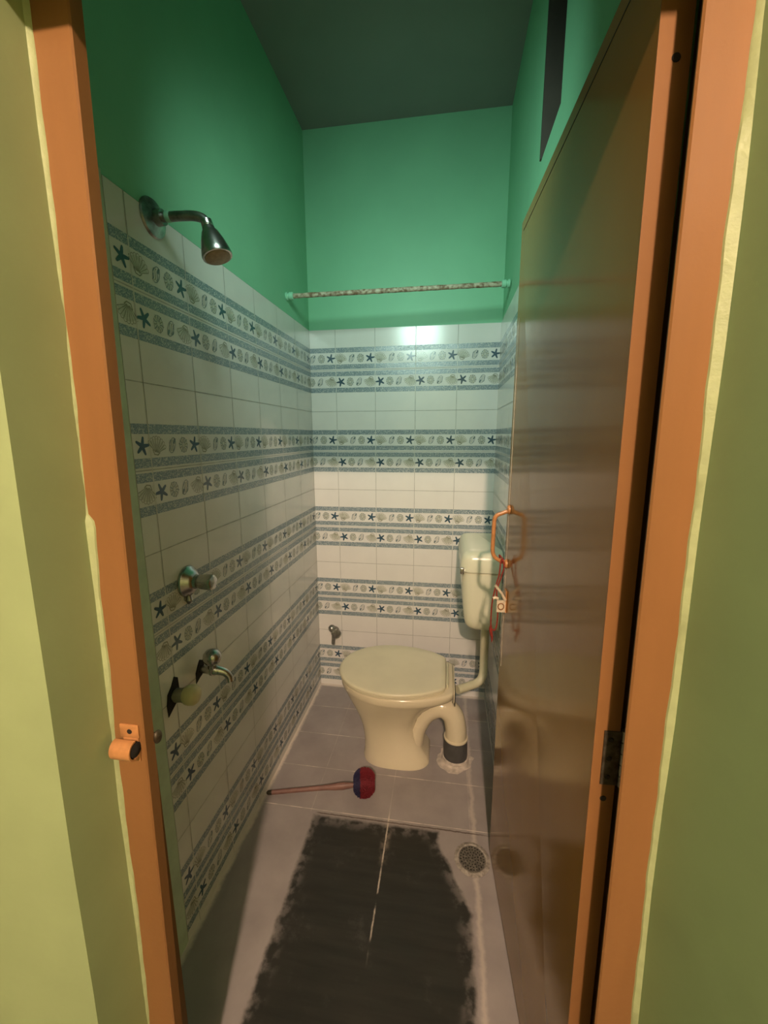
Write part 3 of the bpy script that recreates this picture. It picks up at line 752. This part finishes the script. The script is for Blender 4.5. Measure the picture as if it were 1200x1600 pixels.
mb.lathe((.762, TY-.025, 0), (0, 0, 1), [(0, .062), (.008, .060), (.012, .055), (.017, .058), (.024, .056), (.026, .050)], 'cement', 30); mb.build('cement_ring', cl_)
mb = MB(); pr_ = []
for i in range(26):
    a = 2*PI*i/26; r = .078+random.uniform(-.010, .010); pr_.append((.762+r*math.cos(a), TY-.025+r*math.sin(a), .0008))
mb.loft([pr_, [((x-.762)*.75+.762, (y-TY+.025)*.75+TY-.025, .005) for x, y, z in pr_]], 'cement'); mb.build('cement_patch', cl_)

# ------------------------------------------------------------------ toilet brush on the floor
t = thing('toilet_brush', 'toilet brush with red and navy bristles lying on the floor by the toilet', 'brush', (.20, -.73, 0))
h0 = Vector((.012, -.768, .011)); h1 = Vector((.355, -.705, .036)); dh_ = (h1-h0).normalized()
mb = MB(); L = (h1-h0).length
pr = [(0, .0095), (.04, .0095), (.5, .0095), (.70, .0105), (.78, .0135), (.88, .015), (.95, .012), (1.0, .009)]
mb.tube([h0+dh_*L*a for a, r in [(.06, 0)]+pr[2:]], [.0095]+[r for a, r in pr[2:]], 'handle', 16, ell=.85); mb.build('handle', t)
mb = MB(); mb.tube([h0, h0+dh_*.006, h0+dh_*L*.062], [.004, .009, .0099], 'handletip', 16, ell=.85); mb.build('handle_tip', t)
HLEN = .078
def bristles(c, ax, L0, L1, r0, n_, k, seed):
    rnd = random.Random(seed); m_ = MB(); A_ = Vector(ax).normalized(); n0 = A_.orthogonal().normalized(); b0 = A_.cross(n0)
    def rad(d_): return r0*(1-abs(2*d_/HLEN-1)**2.6*.50)
    for i in range(n_):
        a = rnd.uniform(0, 2*PI); d_ = rnd.uniform(L0, L1); e = d_/HLEN-.5
        dr = (n0*math.cos(a)+b0*math.sin(a)+A_*e*.25).normalized(); p = c+A_*d_; r = rad(d_)
        q = p+dr*r*rnd.uniform(.86, 1.09); sd = dr.cross(A_).normalized()*.0018; s2 = dr.cross(sd).normalized()*.0018
        pts = [p+dr*r*.3, q]
        V = [pts[0]+sd, pts[0]-sd*.5+s2, pts[0]-sd*.5-s2, pts[1]+sd, pts[1]-sd*.5+s2, pts[1]-sd*.5-s2]
        V = [(v.x, v.y, max(v.z, .0015)) for v in V]
        m_.add(V, [(0,1,4,3),(1,2,5,4),(2,0,3,5),(3,4,5)], k)
    m_.lathe(c, A_, [(L0+(L1-L0)*i/8, rad(L0+(L1-L0)*i/8)*.86) for i in range(9)], k, 24)
    return m_
hc = h1+dh_*.004; hc.z = .047; hc.y -= .002
ax_ = Vector((dh_.x, dh_.y, 0))
o = bristles(hc, ax_, .0, .026, .050, 1300, 'bluebr', 3).build('navy_bristles', t); o['kind'] = 'stuff'
o = bristles(hc, ax_, .026, .078, .050, 2600, 'redbr', 5).build('red_bristles', t); o['kind'] = 'stuff'

# ------------------------------------------------------------------ floor drain
DC = Vector((.812, -.905, 0))
t = thing('floor_drain', 'round perforated floor drain beside the open door', 'drain', tuple(DC))
mb = MB(); mb.lathe(DC, (0, 0, 1), [(.0008, .060), (.0015, .060), (.0035, .052), (.005, .051), (.0055, .048), (.004, .045), (.003, .0445), (.0028, .0001)], mat('limescaled_metal_ring', (.42, .38, .33), .6, var=.5, nscale=90, bmp=.3), 40); mb.build('rim', t)
mb = MB(); mb.lathe(DC+Vector((0, 0, .0030)), (0, 0, 1), [(0, .0445), (.0012, .0443), (.0014, .0001)], mat('grimy_grate', (.22, .20, .17), .55, .3, var=.6, nscale=120, bmp=.3), 40); mb.build('grate', t)
mb = MB()
for ring_, n_ in ((0, 1), (.011, 7), (.0205, 13), (.0295, 19), (.0385, 25)):
    for i in range(n_):
        a = 2*PI*i/n_+ring_*40; r = .0023+random.uniform(-.0004, .0004)
        mb.lathe(DC+Vector((ring_*math.cos(a), ring_*math.sin(a), .0043)), (0, 0, 1), [(0, r), (.0003, r), (.00032, .0001)], 'hole', 8)
mb.build('drain_holes', t)
# cement fillet around drain
